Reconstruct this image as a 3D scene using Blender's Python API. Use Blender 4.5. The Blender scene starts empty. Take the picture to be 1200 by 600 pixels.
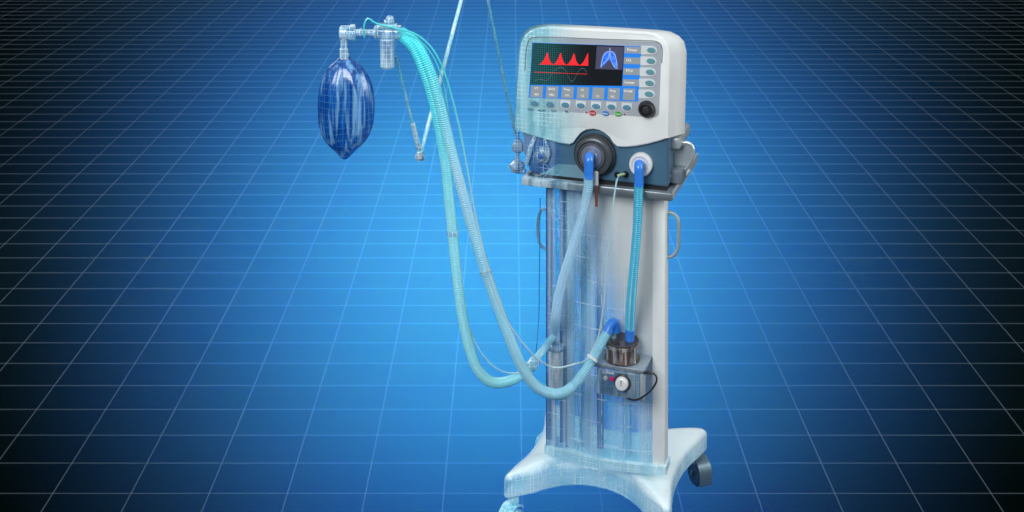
import bpy, bmesh, math, random
from math import sin, cos, pi, radians
from mathutils import Vector, Matrix
random.seed(4)
S = bpy.context.scene
COL = S.collection
H, FP = 2.2, 1478.0
PSI = radians(18.3)
O = Vector((.428, 3.478, 0))
UD = Vector((cos(PSI), -sin(PSI), 0)); VD = Vector((sin(PSI), cos(PSI), 0))
MF = Matrix.Translation(O) @ Matrix.Rotation(-PSI, 4, 'Z')      # machine frame: x along its front, y backwards, z up
I4 = Matrix.Identity(4)
CAM = Vector((0, 0, H))

def ray(px, py): return Vector(((px-600)/FP, 1, -(py+275)/FP))
def P(px, py, v=0.0):
    d = ray(px, py); t = (v + O.dot(VD))/d.dot(VD); w = CAM + d*t
    l = w - O
    return (l.dot(UD), w.z)
def P3(px, py, v=0.0):
    u, z = P(px, py, v); return Vector((u, v, z))
def W(px, py, Y): return CAM + ray(px, py)*Y
def MW(px, py, v): return MF @ P3(px, py, v)

# ---------------------------------------------------------------- node helpers
class N:
    def __init__(s, name):
        s.m = bpy.data.materials.new(name); s.m.use_nodes = True
        s.t = s.m.node_tree; s.t.nodes.clear()
        s.out = s.t.nodes.new('ShaderNodeOutputMaterial')
    def n(s, typ, **kw):
        x = s.t.nodes.new(typ)
        for k, v in kw.items(): setattr(x, k, v)
        return x
    def put(s, sock, v):
        if isinstance(v, bpy.types.NodeSocket): s.t.links.new(v, sock)
        else:
            if sock.type == 'RGBA' and len(v) == 3: v = (*v, 1)
            sock.default_value = v
    def math(s, op, a, b=0.0, c=None, clamp=False):
        x = s.n('ShaderNodeMath', operation=op, use_clamp=clamp)
        s.put(x.inputs[0], a)
        s.put(x.inputs[1], b)
        if c is not None: s.put(x.inputs[2], c)
        return x.outputs[0]
    def ss(s, v, a, b):
        x = s.n('ShaderNodeMapRange', interpolation_type='SMOOTHSTEP')
        s.put(x.inputs[0], v); x.inputs[1].default_value = a; x.inputs[2].default_value = b
        return x.outputs[0]
    def lr(s, v, a, b, c=0.0, d=1.0):
        x = s.n('ShaderNodeMapRange', clamp=True)
        s.put(x.inputs[0], v)
        for i, q in enumerate((a, b, c, d)): x.inputs[i+1].default_value = q
        return x.outputs[0]
    def pos(s):
        g = s.n('ShaderNodeNewGeometry'); return g.outputs['Position']
    def local(s):
        x = s.n('ShaderNodeMapping', vector_type='TEXTURE')
        s.put(x.inputs['Vector'], s.pos())
        x.inputs['Location'].default_value = O; x.inputs['Rotation'].default_value = (0, 0, -PSI)
        return x.outputs[0]
    def xyz(s, v):
        x = s.n('ShaderNodeSeparateXYZ'); s.put(x.inputs[0], v); return x.outputs
    def scale(s, v, sc):
        x = s.n('ShaderNodeMapping'); s.put(x.inputs['Vector'], v); x.inputs['Scale'].default_value = sc; return x.outputs[0]
    def noise(s, v, sc, det=3.0):
        x = s.n('ShaderNodeTexNoise'); s.put(x.inputs['Vector'], v); x.inputs['Scale'].default_value = sc
        x.inputs['Detail'].default_value = det; return x.outputs[0]
    def edges(s, v, sc, w):
        x = s.n('ShaderNodeTexVoronoi', feature='DISTANCE_TO_EDGE'); s.put(x.inputs['Vector'], v)
        x.inputs['Scale'].default_value = sc
        return s.lr(x.outputs['Distance'], 0, w, 1, 0)
    def line(s, c, period, w, off=0.0):
        a = s.math('DIVIDE', s.math('SUBTRACT', c, off), period)
        a = s.math('ABSOLUTE', s.math('SUBTRACT', s.math('FRACT', s.math('ADD', a, .5)), .5))
        a = s.math('MULTIPLY', a, period)
        return s.math('LESS_THAN', a, w)
    def bsdf(s, col, rough=.4, metal=0.0, emit=None, es=0.0, coat=0.0, spec=.5):
        x = s.n('ShaderNodeBsdfPrincipled')
        s.put(x.inputs['Base Color'], col); s.put(x.inputs['Roughness'], rough); s.put(x.inputs['Metallic'], metal)
        x.inputs['Coat Weight'].default_value = coat; x.inputs['Specular IOR Level'].default_value = spec
        if emit is not None:
            s.put(x.inputs['Emission Color'], emit); s.put(x.inputs['Emission Strength'], es)
        return x.outputs[0]
    def mixs(s, f, a, b):
        x = s.n('ShaderNodeMixShader'); s.put(x.inputs[0], f); s.put(x.inputs[1], a); s.put(x.inputs[2], b); return x.outputs[0]
    def mixc(s, f, a, b):
        x = s.n('ShaderNodeMix', data_type='RGBA'); s.put(x.inputs[0], f); s.put(x.inputs[6], a); s.put(x.inputs[7], b); return x.outputs[2]
    def done(s, sh): s.t.links.new(sh, s.out.inputs[0]); return s.m

def solid(name, col, rough=.4, metal=0.0, emit=None, es=0.0, coat=0.0, var=.06):
    m = N(name)
    nz = m.noise(m.pos(), 14.0)
    c = m.mixc(m.lr(nz, .3, .7), tuple(x*(1-var) for x in col), tuple(min(1, x*(1+var)) for x in col))
    r = m.lr(m.noise(m.pos(), 60.0), .3, .7, max(0, rough-.05), rough+.05)
    return m.done(m.bsdf(c, r, metal, emit, es, coat))

def ghost(name, col, lo, hi, tint=(.35, .75, .85), alpha=.35, rough=.35, metal=0.0, wire=.5, ku=1.0, kz=0.0, kc=0.0,
          period=.016, chaos=14.0, streak=.35, edge=.5, through=(.8, .95, 1), smin=0.0, smax=1.0, streakdir=(30, 30, 3), topa=0.0):
    """partly see-through: solidity runs smin..smax while ku*u+kz*z+kc runs lo..hi (machine frame)"""
    m = N(name)
    L = m.local(); c = m.xyz(L)
    q = m.math('ADD', m.math('MULTIPLY', c[0], ku), m.math('MULTIPLY_ADD', c[2], kz, kc))
    q = m.math('ADD', q, m.math('MULTIPLY', m.math('SUBTRACT', m.noise(L, 9.0), .5), .06))
    so = m.lr(m.ss(q, lo, hi), 0, 1, smin, smax)
    wl = m.math('MAXIMUM', m.line(c[0], period, .0007), m.line(c[2], period, .0007))
    wl = m.math('MAXIMUM', wl, m.line(c[1], period, .0007, period*.43))
    wl = m.math('MULTIPLY', wl, m.lr(m.noise(L, 22.0), .42, .6))
    nv = m.n('ShaderNodeTexNoise'); m.put(nv.inputs['Vector'], L); nv.inputs['Scale'].default_value = 7.0
    dv = m.n('ShaderNodeVectorMath', operation='MULTIPLY_ADD'); m.put(dv.inputs[0], nv.outputs[1]); dv.inputs[1].default_value = (.07, .07, .07); m.put(dv.inputs[2], L)
    D = dv.outputs[0]
    ch = m.math('MAXIMUM', m.edges(m.scale(D, (1.6, 1.6, .45)), chaos, .012), m.edges(m.scale(D, (.5, .5, 1.5)), chaos*1.2, .012))
    ch = m.math('MULTIPLY', ch, m.lr(m.noise(L, 8.0), .42, .6))
    wl = m.math('MULTIPLY', m.math('MAXIMUM', wl, ch), wire)
    st = m.math('MULTIPLY', m.lr(m.noise(m.scale(L, streakdir), 1.0, 4.0), .42, .62), streak)
    lw = m.n('ShaderNodeLayerWeight'); lw.inputs[0].default_value = .35
    ed = m.math('MULTIPLY', lw.outputs['Facing'], edge)
    a = m.math('ADD', m.math('ADD', st, wl), m.math('ADD', ed, alpha), clamp=True)
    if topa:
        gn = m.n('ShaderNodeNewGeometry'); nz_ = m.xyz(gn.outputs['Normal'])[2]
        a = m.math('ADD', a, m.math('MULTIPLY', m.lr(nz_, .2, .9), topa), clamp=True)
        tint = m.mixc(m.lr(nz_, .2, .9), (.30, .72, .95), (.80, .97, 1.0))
    tr = m.n('ShaderNodeBsdfTransparent'); m.put(tr.inputs[0], through)
    tc = m.mixc(m.math('MAXIMUM', wl, m.math('MULTIPLY', st, 1.2)), tint, (.82, .93, .97))
    g = m.mixs(a, tr.outputs[0], m.bsdf(tc, .18, 0, coat=.5))
    sc = m.mixc(m.lr(m.noise(m.pos(), 14.0), .3, .7), tuple(x*.96 for x in col), tuple(min(1, x*1.04) for x in col))
    sc = m.mixc(m.math('MULTIPLY', m.math('SUBTRACT', 1.0, so), .6), sc, tint)
    so2 = m.math('MAXIMUM', so, m.math('MULTIPLY', so, 1.0))
    return m.done(m.mixs(so2, g, m.bsdf(sc, rough, metal)))

def clear(name, tint=(.55, .8, .92), alpha=.25, edge=.8, wire=.5, period=.012, rough=.12, streak=.3):
    m = N(name)
    L = m.pos(); c = m.xyz(L)
    wl = m.math('MAXIMUM', m.line(c[0], period, .0006), m.line(c[2], period, .0006))
    wl = m.math('MULTIPLY', wl, wire)
    lw = m.n('ShaderNodeLayerWeight'); lw.inputs[0].default_value = .4
    ed = m.math('MULTIPLY', lw.outputs['Facing'], edge)
    st = m.math('MULTIPLY', m.lr(m.noise(m.scale(L, (60, 60, 12)), 1.0), .42, .62), streak)
    a = m.math('ADD', m.math('ADD', wl, ed), m.math('ADD', st, alpha), clamp=True)
    tr = m.n('ShaderNodeBsdfTransparent'); tr.inputs[0].default_value = (.85, .95, 1, 1)
    tc = m.mixc(m.math('MAXIMUM', wl, st), tint, (.85, .95, 1))
    return m.done(m.mixs(a, tr.outputs[0], m.bsdf(tc, rough, 0, coat=.6)))

def hose_mat(name, stops, alpha=1.0):
    """colour along height (world z): stops [(z, rgb, opacity)]"""
    m = N(name)
    z = m.xyz(m.pos())[2]
    f = m.lr(z, stops[0][0], stops[-1][0])
    r = m.n('ShaderNodeValToRGB'); m.put(r.inputs[0], f)
    a = m.n('ShaderNodeValToRGB'); m.put(a.inputs[0], f)
    for rr, k in ((r, 1), (a, 2)):
        e = rr.color_ramp.elements
        while len(e) < len(stops): e.new(.5)
        for i, s_ in enumerate(stops):
            e[i].position = (s_[0]-stops[0][0])/(stops[-1][0]-stops[0][0])
        for i, s_ in enumerate(stops):
            e[i].color = (*s_[1], 1) if k == 1 else (s_[2],)*3+(1,)
    tr = m.n('ShaderNodeBsdfTransparent'); tr.inputs[0].default_value = (.8, .95, 1, 1)
    lw = m.n('ShaderNodeLayerWeight'); lw.inputs[0].default_value = .3
    al = m.math('ADD', a.outputs[0], m.math('MULTIPLY', lw.outputs['Facing'], .25), clamp=True)
    return m.done(m.mixs(al, tr.outputs[0], m.bsdf(r.outputs[0], .22, 0, coat=.6)))

# ---------------------------------------------------------------- mesh helpers (all shapes laid into one bmesh b)
def box(b, x0, x1, y0, y1, z0, z1, bev=0.0, seg=2):
    t = bmesh.new(); bmesh.ops.create_cube(t, size=1)
    bmesh.ops.scale(t, vec=(x1-x0, y1-y0, z1-z0), verts=t.verts)
    bmesh.ops.translate(t, vec=((x0+x1)/2, (y0+y1)/2, (z0+z1)/2), verts=t.verts)
    if bev: bmesh.ops.bevel(t, geom=list(t.edges), offset=bev, segments=seg, profile=.5, affect='EDGES')
    merge(b, t)
def merge(b, t, M=None):
    if M is not None: t.transform(M)
    me = bpy.data.meshes.new('tmp'); t.to_mesh(me); t.free(); b.from_mesh(me); bpy.data.meshes.remove(me)
def loft(b, rings, cap0=True, cap1=True, closed=True):
    vs = [[b.verts.new(p) for p in r] for r in rings]
    n = len(vs[0])
    for i in range(len(vs)-1):
        for j in range(n if closed else n-1):
            k = (j+1) % n
            b.faces.new((vs[i][j], vs[i][k], vs[i+1][k], vs[i+1][j]))
    if cap0: b.faces.new(list(reversed(vs[0])))
    if cap1: b.faces.new(vs[-1])
    return vs
def frame(d):
    d = d.normalized(); a = Vector((0, 0, 1)) if abs(d.z) < .9 else Vector((1, 0, 0))
    x = a.cross(d).normalized(); return x, d.cross(x)
def lathe(b, p, d, prof, n=24, cap=True):
    """prof: list of (distance along d, radius)"""
    p = Vector(p); d = Vector(d).normalized(); x, y = frame(d)
    rings = [[p + d*t + (x*cos(2*pi*i/n)+y*sin(2*pi*i/n))*max(r, 1e-4) for i in range(n)] for t, r in prof]
    loft(b, rings, cap, cap)
def cyl(b, p0, p1, r, n=20, bev=0.0):
    p0 = Vector(p0); p1 = Vector(p1); L = (p1-p0).length
    if bev: pr = [(0, r-bev), (bev, r), (L-bev, r), (L, r-bev)]
    else: pr = [(0, r), (L, r)]
    lathe(b, p0, p1-p0, pr, n)
def ball(b, c, r, n=20):
    lathe(b, Vector(c)-Vector((0, 0, r)), (0, 0, 1), [(r-r*cos(pi*i/12), r*sin(pi*i/12)) for i in range(13)], n)
def spline(pts, step):
    pts = [Vector(p) for p in pts]
    q = [pts[0]*2-pts[1]] + pts + [pts[-1]*2-pts[-2]]
    fine = []
    for i in range(1, len(q)-2):
        p0, p1, p2, p3 = q[i-1:i+3]
        t0 = 0; t1 = t0+max(1e-6, (p1-p0).length)**.5; t2 = t1+max(1e-6, (p2-p1).length)**.5; t3 = t2+max(1e-6, (p3-p2).length)**.5
        for k in range(30):
            t = t1+(t2-t1)*k/30
            a1 = p0*((t1-t)/(t1-t0))+p1*((t-t0)/(t1-t0)); a2 = p1*((t2-t)/(t2-t1))+p2*((t-t1)/(t2-t1)); a3 = p2*((t3-t)/(t3-t2))+p3*((t-t2)/(t3-t2))
            b1 = a1*((t2-t)/(t2-t0))+a2*((t-t0)/(t2-t0)); b2 = a2*((t3-t)/(t3-t1))+a3*((t-t1)/(t3-t1))
            fine.append(b1*((t2-t)/(t2-t1))+b2*((t-t1)/(t2-t1)))
    fine.append(pts[-1])
    out = [fine[0]]; acc = 0
    for a, c in zip(fine, fine[1:]):
        d = (c-a).length; pos = 0
        while acc + (d-pos) >= step:
            pos += step-acc; acc = 0; out.append(a.lerp(c, pos/d))
        acc += d-pos
    if (out[-1]-fine[-1]).length > step*.3: out.append(fine[-1])
    return out
def tube(b, pts, r, n=12, step=.006, rf=None):
    c = spline(pts, step)
    x, y = frame(c[1]-c[0]); rings = []
    for i, p in enumerate(c):
        d = (c[min(i+1, len(c)-1)]-c[max(i-1, 0)]).normalized()
        x = (x - d*x.dot(d)).normalized(); y = d.cross(x)
        rr = r if rf is None else r*rf(i, len(c))
        rings.append([p+(x*cos(2*pi*j/n)+y*sin(2*pi*j/n))*rr for j in range(n)])
    loft(b, rings)
def corr(b, pts, r, n=14):       # corrugated hose, one ridge every 5.8 mm
    tube(b, pts, r, n, .00145, lambda i, m: (1.12, 1.02, .80, 1.02)[i % 4])
def poly(b, pts, y0, y1):        # polygon in (x,z) given thickness along y
    loft(b, [[Vector((x, y0, z)) for x, z in pts], [Vector((x, y1, z)) for x, z in pts]])
def ell(cx, cz, rx, rz, n=20): return [(cx+rx*cos(2*pi*i/n), cz+rz*sin(2*pi*i/n)) for i in range(n)]

def winv(root):
    m = I4
    while root is not None:
        root = root.parent
    return m
ROOTM = {}
def thing(name, label, cat, base=(0, 0, 0), F=MF, group=None):
    o = bpy.data.objects.new(name, None); COL.objects.link(o); o.empty_display_size = .05
    M = F @ Matrix.Translation(Vector(base)); o.matrix_world = M; ROOTM[o.name] = M
    o['label'] = label; o['category'] = cat
    if group: o['group'] = group
    return o
def part(name, b, mat, parent=None, F=MF, smooth=True, label=None, base=None, ang=35):
    if parent is not None: M = ROOTM[parent.name]
    else: M = F @ Matrix.Translation(Vector(base or (0, 0, 0)))
    b.transform(M.inverted() @ F)
    bmesh.ops.recalc_face_normals(b, faces=b.faces)
    me = bpy.data.meshes.new(name); b.to_mesh(me); b.free()
    o = bpy.data.objects.new(name, me); COL.objects.link(o); me.materials.append(mat)
    if smooth:
        me.polygons.foreach_set('use_smooth', [True]*len(me.polygons))
        me.set_sharp_from_angle(angle=radians(ang))
    if parent is not None: o.parent = parent
    else: o.matrix_world = M
    ROOTM[o.name] = M
    if label: o['label'] = label
    return o
def tagit(o, label, cat, group=None):
    o['label'] = label; o['category'] = cat
    if group: o['group'] = group
    return o
def B(): return bmesh.new()
def text(b, s, cx, cz, y, size, stretch=1.0):
    cu = bpy.data.curves.new('t', 'FONT'); cu.body = s; cu.size = size; cu.align_x = 'CENTER'; cu.align_y = 'CENTER'; cu.resolution_u = 2
    cu.offset = size*.02
    to = bpy.data.objects.new('t', cu); COL.objects.link(to)
    dg = bpy.context.evaluated_depsgraph_get(); me = bpy.data.meshes.new_from_object(to.evaluated_get(dg))
    t = bmesh.new(); t.from_mesh(me); bpy.data.meshes.remove(me); bpy.data.objects.remove(to); bpy.data.curves.remove(cu)
    for v in t.verts: v.co = Vector((cx+v.co.x*stretch, y, cz+v.co.y))
    merge(b, t)

# ---------------------------------------------------------------- materials
def ground_mat():
    m = N('dark_translucent_floor')
    c = m.xyz(m.pos())
    X, Y = c[0], c[1]
    wz = m.math('MULTIPLY', m.math('MULTIPLY', Y, Y), 0.95/(FP*H))
    wx = m.math('MULTIPLY', Y, 1.0/FP)
    def ln(co, period, w, off):
        a = m.math('DIVIDE', m.math('SUBTRACT', co, off), period)
        a = m.math('ABSOLUTE', m.math('SUBTRACT', m.math('FRACT', m.math('ADD', a, .5)), .5))
        return m.math('SUBTRACT', 1.0, m.math('DIVIDE', m.math('MULTIPLY', a, period), w), clamp=True)
    lz, lx = ln(Y, .1657, wz, 0), ln(X, .2363, wx, .0303)
    l = m.math('MAXIMUM', lz, lx)
    nz = m.lr(m.noise(m.pos(), 1.3), .3, .7, .85, 1.1)
    t = m.n('ShaderNodeBsdfTranslucent'); m.put(t.inputs[0], m.mixc(l, (.8, .8, .8), (1, 1, 1)))
    d = m.n('ShaderNodeBsdfDiffuse')
    k = m.math('MULTIPLY', m.math('MULTIPLY', m.math('ADD', lz, m.math('MULTIPLY', lx, 1.6)), nz), .066)
    cc = m.n('ShaderNodeCombineColor'); m.put(cc.inputs[0], m.math('MULTIPLY', k, .70)); m.put(cc.inputs[1], m.math('MULTIPLY', k, .84)); m.put(cc.inputs[2], k)
    m.put(d.inputs[0], cc.outputs[0])
    ad = m.n('ShaderNodeAddShader'); m.put(ad.inputs[0], d.outputs[0]); m.put(ad.inputs[1], t.outputs[0])
    return m.done(ad.outputs[0])
M_white = ghost('white_shell', (.84, .85, .84), -.40, -.22, tint=(.32, .82, .93), alpha=.50, wire=.8, period=.012, chaos=38, streak=.25, edge=.2, kz=.12, kc=-.16, smin=.05)
M_panel = ghost('grey_panel', (.42, .45, .50), -.42, -.25, tint=(.22, .62, .70), alpha=.7, wire=.5, period=.012, smin=.2)
M_body = ghost('slate_body', (.065, .15, .235), -.36, -.27, tint=(.02, .16, .50), alpha=.45, wire=.5, period=.03, streak=.25, edge=.3, smin=.1)
M_plate = ghost('pale_slate_plate', (.17, .31, .40), -.36, -.26, tint=(.12, .42, .60), alpha=.5, wire=.5, period=.03, streak=.3)
M_tray = ghost('tray_metal', (.27, .31, .35), -.36, -.20, tint=(.28, .48, .65), alpha=.35, rough=.3, metal=.55, streak=.5)
M_black = ghost('black_gap', (.012, .012, .014), -.38, -.30, tint=(.03, .08, .16), alpha=.5, rough=.4)
M_flange = ghost('column_white', (.86, .88, .87), -.5, -.4, tint=(.5, .7, .85), alpha=.6, kz=0, wire=.3, smin=.92, smax=1)
M_colmid = ghost('column_panel', (.72, .74, .74), -.22, -.04, tint=(.50, .72, .92), alpha=.08, wire=.75, period=.066, chaos=36, streak=.34, edge=.15, kz=.34, kc=-.215, streakdir=(55, 55, .8), smin=.0, smax=.96)
M_colleft = ghost('column_glass', (.4, .6, .8), 5, 6, tint=(.20, .50, .85), alpha=.20, wire=.7, period=.041, chaos=26, streak=.45, edge=.4, streakdir=(75, 75, .8))
M_inner = ghost('inner_post', (.04, .14, .42), 5, 6, tint=(.01, .11, .45), alpha=.6, wire=.3, period=.05, chaos=20, streak=.15, edge=.3, streakdir=(60, 60, 1))
M_strip = ghost('white_strip', (.8, .9, 1), 5, 6, tint=(.80, .92, 1.0), alpha=.5, wire=.3, period=.05, chaos=20, streak=.4, edge=.2, streakdir=(60, 60, 2))
M_innerw = ghost('inner_board', (.5, .65, .8), 5, 6, tint=(.55, .76, .95), alpha=.06, wire=.5, period=.05, chaos=20, streak=.25, edge=.3, streakdir=(40, 40, 7))
M_innert = ghost('inner_teal', (.1, .5, .6), 5, 6, tint=(.05, .45, .68), alpha=.25, wire=.3, period=.05, chaos=12, streak=.4, edge=.4, streakdir=(60, 60, 5))
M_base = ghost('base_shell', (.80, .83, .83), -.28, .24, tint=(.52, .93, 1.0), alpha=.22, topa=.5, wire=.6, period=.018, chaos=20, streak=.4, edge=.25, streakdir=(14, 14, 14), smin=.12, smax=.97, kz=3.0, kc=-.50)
M_collar = ghost('collar_plastic', (.7, .8, .82), -.1, .1, tint=(.7, .95, 1), alpha=.2, wire=.3, period=.02, chaos=14, streak=.3, edge=.5, smax=.5)
M_castg = ghost('caster_ghost', (.1, .4, .5), -.3, .0, tint=(.25, .78, .95), alpha=.5, wire=.5, period=.012, streak=.5, edge=.4, streakdir=(50, 50, 30), smax=.4)
M_castd = solid('caster_grey', (.05, .08, .11), .3, .3)
M_castf = solid('caster_fork', (.10, .16, .20), .3, .3)
M_chrome = solid('chrome', (.70, .74, .76), .3, .6)
M_alu = solid('aluminium', (.52, .57, .60), .35, .4)
M_blk = solid('black_rubber', (.014, .014, .016), .42)
M_blk2 = solid('black_cap', (.04, .04, .045), .3)
M_dgrey = solid('dark_grey_ring', (.085, .095, .11), .35, .3)
M_mgrey = solid('grey_ring', (.22, .24, .28), .28, .6)
M_lgrey = solid('port_face', (.34, .36, .44), .3, .6)
M_wht = solid('white_plastic', (.80, .80, .80), .35)
M_key = solid('key_surround', (.74, .77, .79), .4)
M_teal = solid('teal_key', (.13, .32, .38), .35)
M_steelkey = solid('blue_grey_key', (.11, .27, .38), .35)
M_red = solid('red_key', (.55, .012, .015), .35); M_blu = solid('blue_key', (.03, .20, .62), .35); M_grn = solid('green_key', (.04, .42, .03), .35)
M_elb = solid('blue_elbow', (.035, .23, .80), .28, coat=.4)
M_copper = solid('copper_probe', (.48, .16, .09), .3, .6)
M_cable = solid('pale_cable', (.62, .70, .62), .4)
M_green = solid('green_plug', (.35, .50, .28), .4)
M_blkcable = solid('black_cable', (.02, .025, .03), .4)
M_txt = solid('white_print', (.75, .76, .78), .5); M_txtd = solid('dark_print', (.05, .16, .20), .5)
M_boxg = solid('box_grey', (.13, .16, .20), .45)
M_lbl = solid('screen_label', (.1, .1, .1), .4, emit=(.36, .43, .47), es=.55)
M_scblue = solid('screen_blue', (.02, .08, .2), .4, emit=(.0, .15, .62), es=1.1)
M_sclabt = solid('screen_text', (.1, .1, .1), .4, emit=(.8, .82, .84), es=.9)
M_scred = solid('screen_red', (.2, .01, .01), .4, emit=(.85, .012, .02), es=1.0)
M_sccurve = solid('screen_curve', (.06, .10, .10), .4, emit=(.16, .24, .26), es=.25)
M_lungbg = solid('scan_background', (.03, .03, .05), .4, emit=(.045, .045, .085), es=.9)
M_lungrib = solid('scan_outline', (.1, .1, .2), .4, emit=(.35, .50, 1.0), es=.95)
def screen_mat():
    m = N('black_display'); L = m.local(); c = m.xyz(L)
    l = m.math('MAXIMUM', m.line(c[0], .0062, .0007, .001), m.line(c[2], .0062, .0006, .003))
    f = m.lr(c[0], -.33, -.20, 1, 0)
    l = m.math('MULTIPLY', l, m.math('MULTIPLY', f, f))
    e = m.mixc(l, (.001, .002, .003), (.012, .16, .17))
    e = m.mixc(m.lr(c[0], -.41, -.30, .2, 0), e, (.01, .13, .16))
    return m.done(m.bsdf((.01, .01, .012), .25, 0, e, 1.0))
M_screen = screen_mat()
def lung_mat():
    m = N('scan_lungs'); L = m.local()
    n_ = m.noise(m.scale(L, (200, 200, 120)), 1.0)
    e = m.mixc(m.lr(n_, .35, .65), (.01, .05, .6), (.05, .28, .95))
    return m.done(m.bsdf((.01, .02, .1), .4, 0, e, 1.25))
M_lung = lung_mat()
def bag_mat():
    m = N('blue_bag_film'); Pn = m.pos(); c = m.xyz(Pn)
    n1 = m.noise(m.scale(Pn, (72, 72, 3.4)), 1.0, 5.0)
    st = m.math('MULTIPLY', m.lr(n1, .51, .60), m.lr(m.noise(m.scale(Pn, (150, 150, 9)), 1.0, 3.0), .35, .6, .45, 1.0))
    n2 = m.noise(m.scale(Pn, (70, 70, 14)), 1.0, 3.0)
    col = m.mixc(m.lr(n2, .35, .65), (.003, .055, .27), (.004, .12, .46))
    col = m.mixc(m.math('MULTIPLY', st, .7), col, (.30, .62, .95))
    wob = m.math('MULTIPLY', m.noise(Pn, 30.0), .006)
    wl = m.math('MAXIMUM', m.line(m.math('ADD', c[2], wob), .0165, .0006), m.line(m.math('ADD', c[0], wob), .016, .0005))
    col = m.mixc(m.math('MULTIPLY', wl, .28), col, (.25, .62, .95))
    tr = m.n('ShaderNodeBsdfTransparent'); m.put(tr.inputs[0], (.3, .6, .95))
    bs = m.bsdf(col, .22, 0, coat=.5)
    lw = m.n('ShaderNodeLayerWeight'); lw.inputs[0].default_value = .5
    a = m.lr(lw.outputs['Facing'], .0, .9, .84, .55)
    return m.done(m.mixs(a, tr.outputs[0], bs))
M_bag = bag_mat()
M_clear = clear('clear_plastic', alpha=.08, streak=.42, tint=(.50, .78, .95))
M_rod = clear('rod_glass', tint=(.45, .90, 1.0), alpha=.42, edge=.4, wire=.2, streak=.4)
M_rodd = clear('rod_dark_glass', tint=(.14, .52, .66), alpha=.42, edge=.3, wire=.25, period=.01, streak=.25)
M_joint = clear('joint_glass', tint=(.14, .38, .66), alpha=.25, edge=.6, wire=.6, period=.008, streak=.5)
M_jar = clear('jar_glass', tint=(.82, .94, 1.0), alpha=.26, edge=1.3, wire=.1, streak=.45)
M_hdl = solid('handle_metal', (.40, .47, .50), .35, .35)
M_hdlg = ghost('handle_ghost', (.3, .4, .5), 5, 6, tint=(.18, .36, .55), alpha=.6, edge=.4, wire=.3)
M_hbody = clear('humidifier_case', tint=(.38, .54, .68), alpha=.40, edge=.3, wire=.15, period=.02, streak=.25)
M_hface = clear('humidifier_face', tint=(.10, .20, .32), alpha=.5, edge=.2, wire=.1, period=.02, streak=.25)
M_chamb = clear('chamber_smoke', tint=(.10, .075, .075), alpha=.60, edge=.4, wire=0.0, streak=.35)
M_lid = solid('lid_bronze', (.10, .085, .085), .25, .6)
M_chambr = solid('chamber_metal', (.50, .50, .48), .3, .4)
M_pink = solid('pink_lamp', (.62, .02, .14), .3)

# ---------------------------------------------------------------- floor, lit through from below
b = B(); v = [b.verts.new(p) for p in ((-40, -8, 0), (40, -8, 0), (40, 60, 0), (-40, 60, 0))]; b.faces.new(v)
g = part('ground', b, ground_mat(), None, I4, False); g['kind'] = 'structure'; g['label'] = 'dark blue floor ruled with thin pale grid lines'

# ---------------------------------------------------------------- trolley
VC = .06                                  # column front plane
TR = thing('equipment_trolley', 'white wheeled trolley with tall column, half see-through on its left', 'trolley', (-.21, .18, 0))
# tray
b = B()
uL, zT = P(612, 217, 0); uR, zR = P(786, 227, -.012); _, zB = P(786, 236.5, -.012)
box(b, uL, uR+.004, -.012, .33, zB, zR, .004)
part('tray', b, M_tray, TR)
TZ = zB
# column
def colz(py): return P(784, py, VC)[1]
CD = .05; uc1 = P(783.3, 400, VC+CD)[0]; uc0 = P(641, 400, VC)[0]
ub = P(764, 400, VC)[0]; ua = P(664, 400, VC)[0]
zc0 = colz(548); zc1 = TZ-.001
b = B(); box(b, ub, uc1, VC, VC+CD, zc0, zc1, .004); part('side_rail', b, M_flange, TR)
b = B(); box(b, uc0, ua, VC, VC+CD, zc0, zc1, .003); part('side_rail', b, M_colleft, TR, label='see-through blue side rail')
b = B()
n = 24; ring = []
for i in range(n+1):                      # gently bowed recessed panel
    t = i/n; u = ua+.001+(ub-ua-.002)*t
    ring.append((u, VC+.006-.020*sin(pi*t)))
r0 = [Vector((u, v_, zc0)) for u, v_ in ring]+[Vector((u, v_+.004, zc0)) for u, v_ in reversed(ring)]
r1 = [Vector((p.x, p.y, zc1)) for p in r0]
loft(b, [r0, r1]); part('front_panel', b, M_colmid, TR)
b = B(); box(b, ua+.002, ub-.002, VC+.044, VC+.047, zc0+.01, zc1); part('back_panel', b, M_innerw, TR)
for px, w, mt in ((647, .010, M_inner), (668, .007, M_inner), (688, .016, M_innert), (706, .010, M_inner), (737, .014, M_innerw)):
    u = P(px, 400, VC+.05)[0]; b = B(); cyl(b, (u, VC+.026, zc0+.01), (u, VC+.026, zc1), w, 16); part('inner_post', b, mt, TR)
u = P(660, 400, VC+.03)[0]; b = B(); box(b, u-.004, u+.004, VC+.01, VC+.04, zc0+.01, zc1); part('inner_post', b, M_inner, TR)
for px, hw in ((669, .013), (690, .004), (735, .007)):
    u = P(px, 400, VC+.01)[0]; b = B(); box(b, u-hw, u+hw, VC+.006, VC+.010, zc0+.01, zc1); part('light_strip', b, M_strip, TR)
for z0, px0, px1 in ((colz(420), 664, 700), (colz(470), 668, 760), (colz(330), 668, 740)):
    b = B(); box(b, P(px0, 400, VC+.04)[0], P(px1, 400, VC+.04)[0], VC+.012, VC+.042, z0, z0+.012, .002); part('inner_shelf', b, M_innerw, TR)
# thin dark outline rods at the column's left edge
b = B(); cyl(b, (uc0-.001, VC-.002, zc0), (uc0-.001, VC-.002, zc1), .0016, 8); part('edge_strip', b, M_inner, TR)
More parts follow.
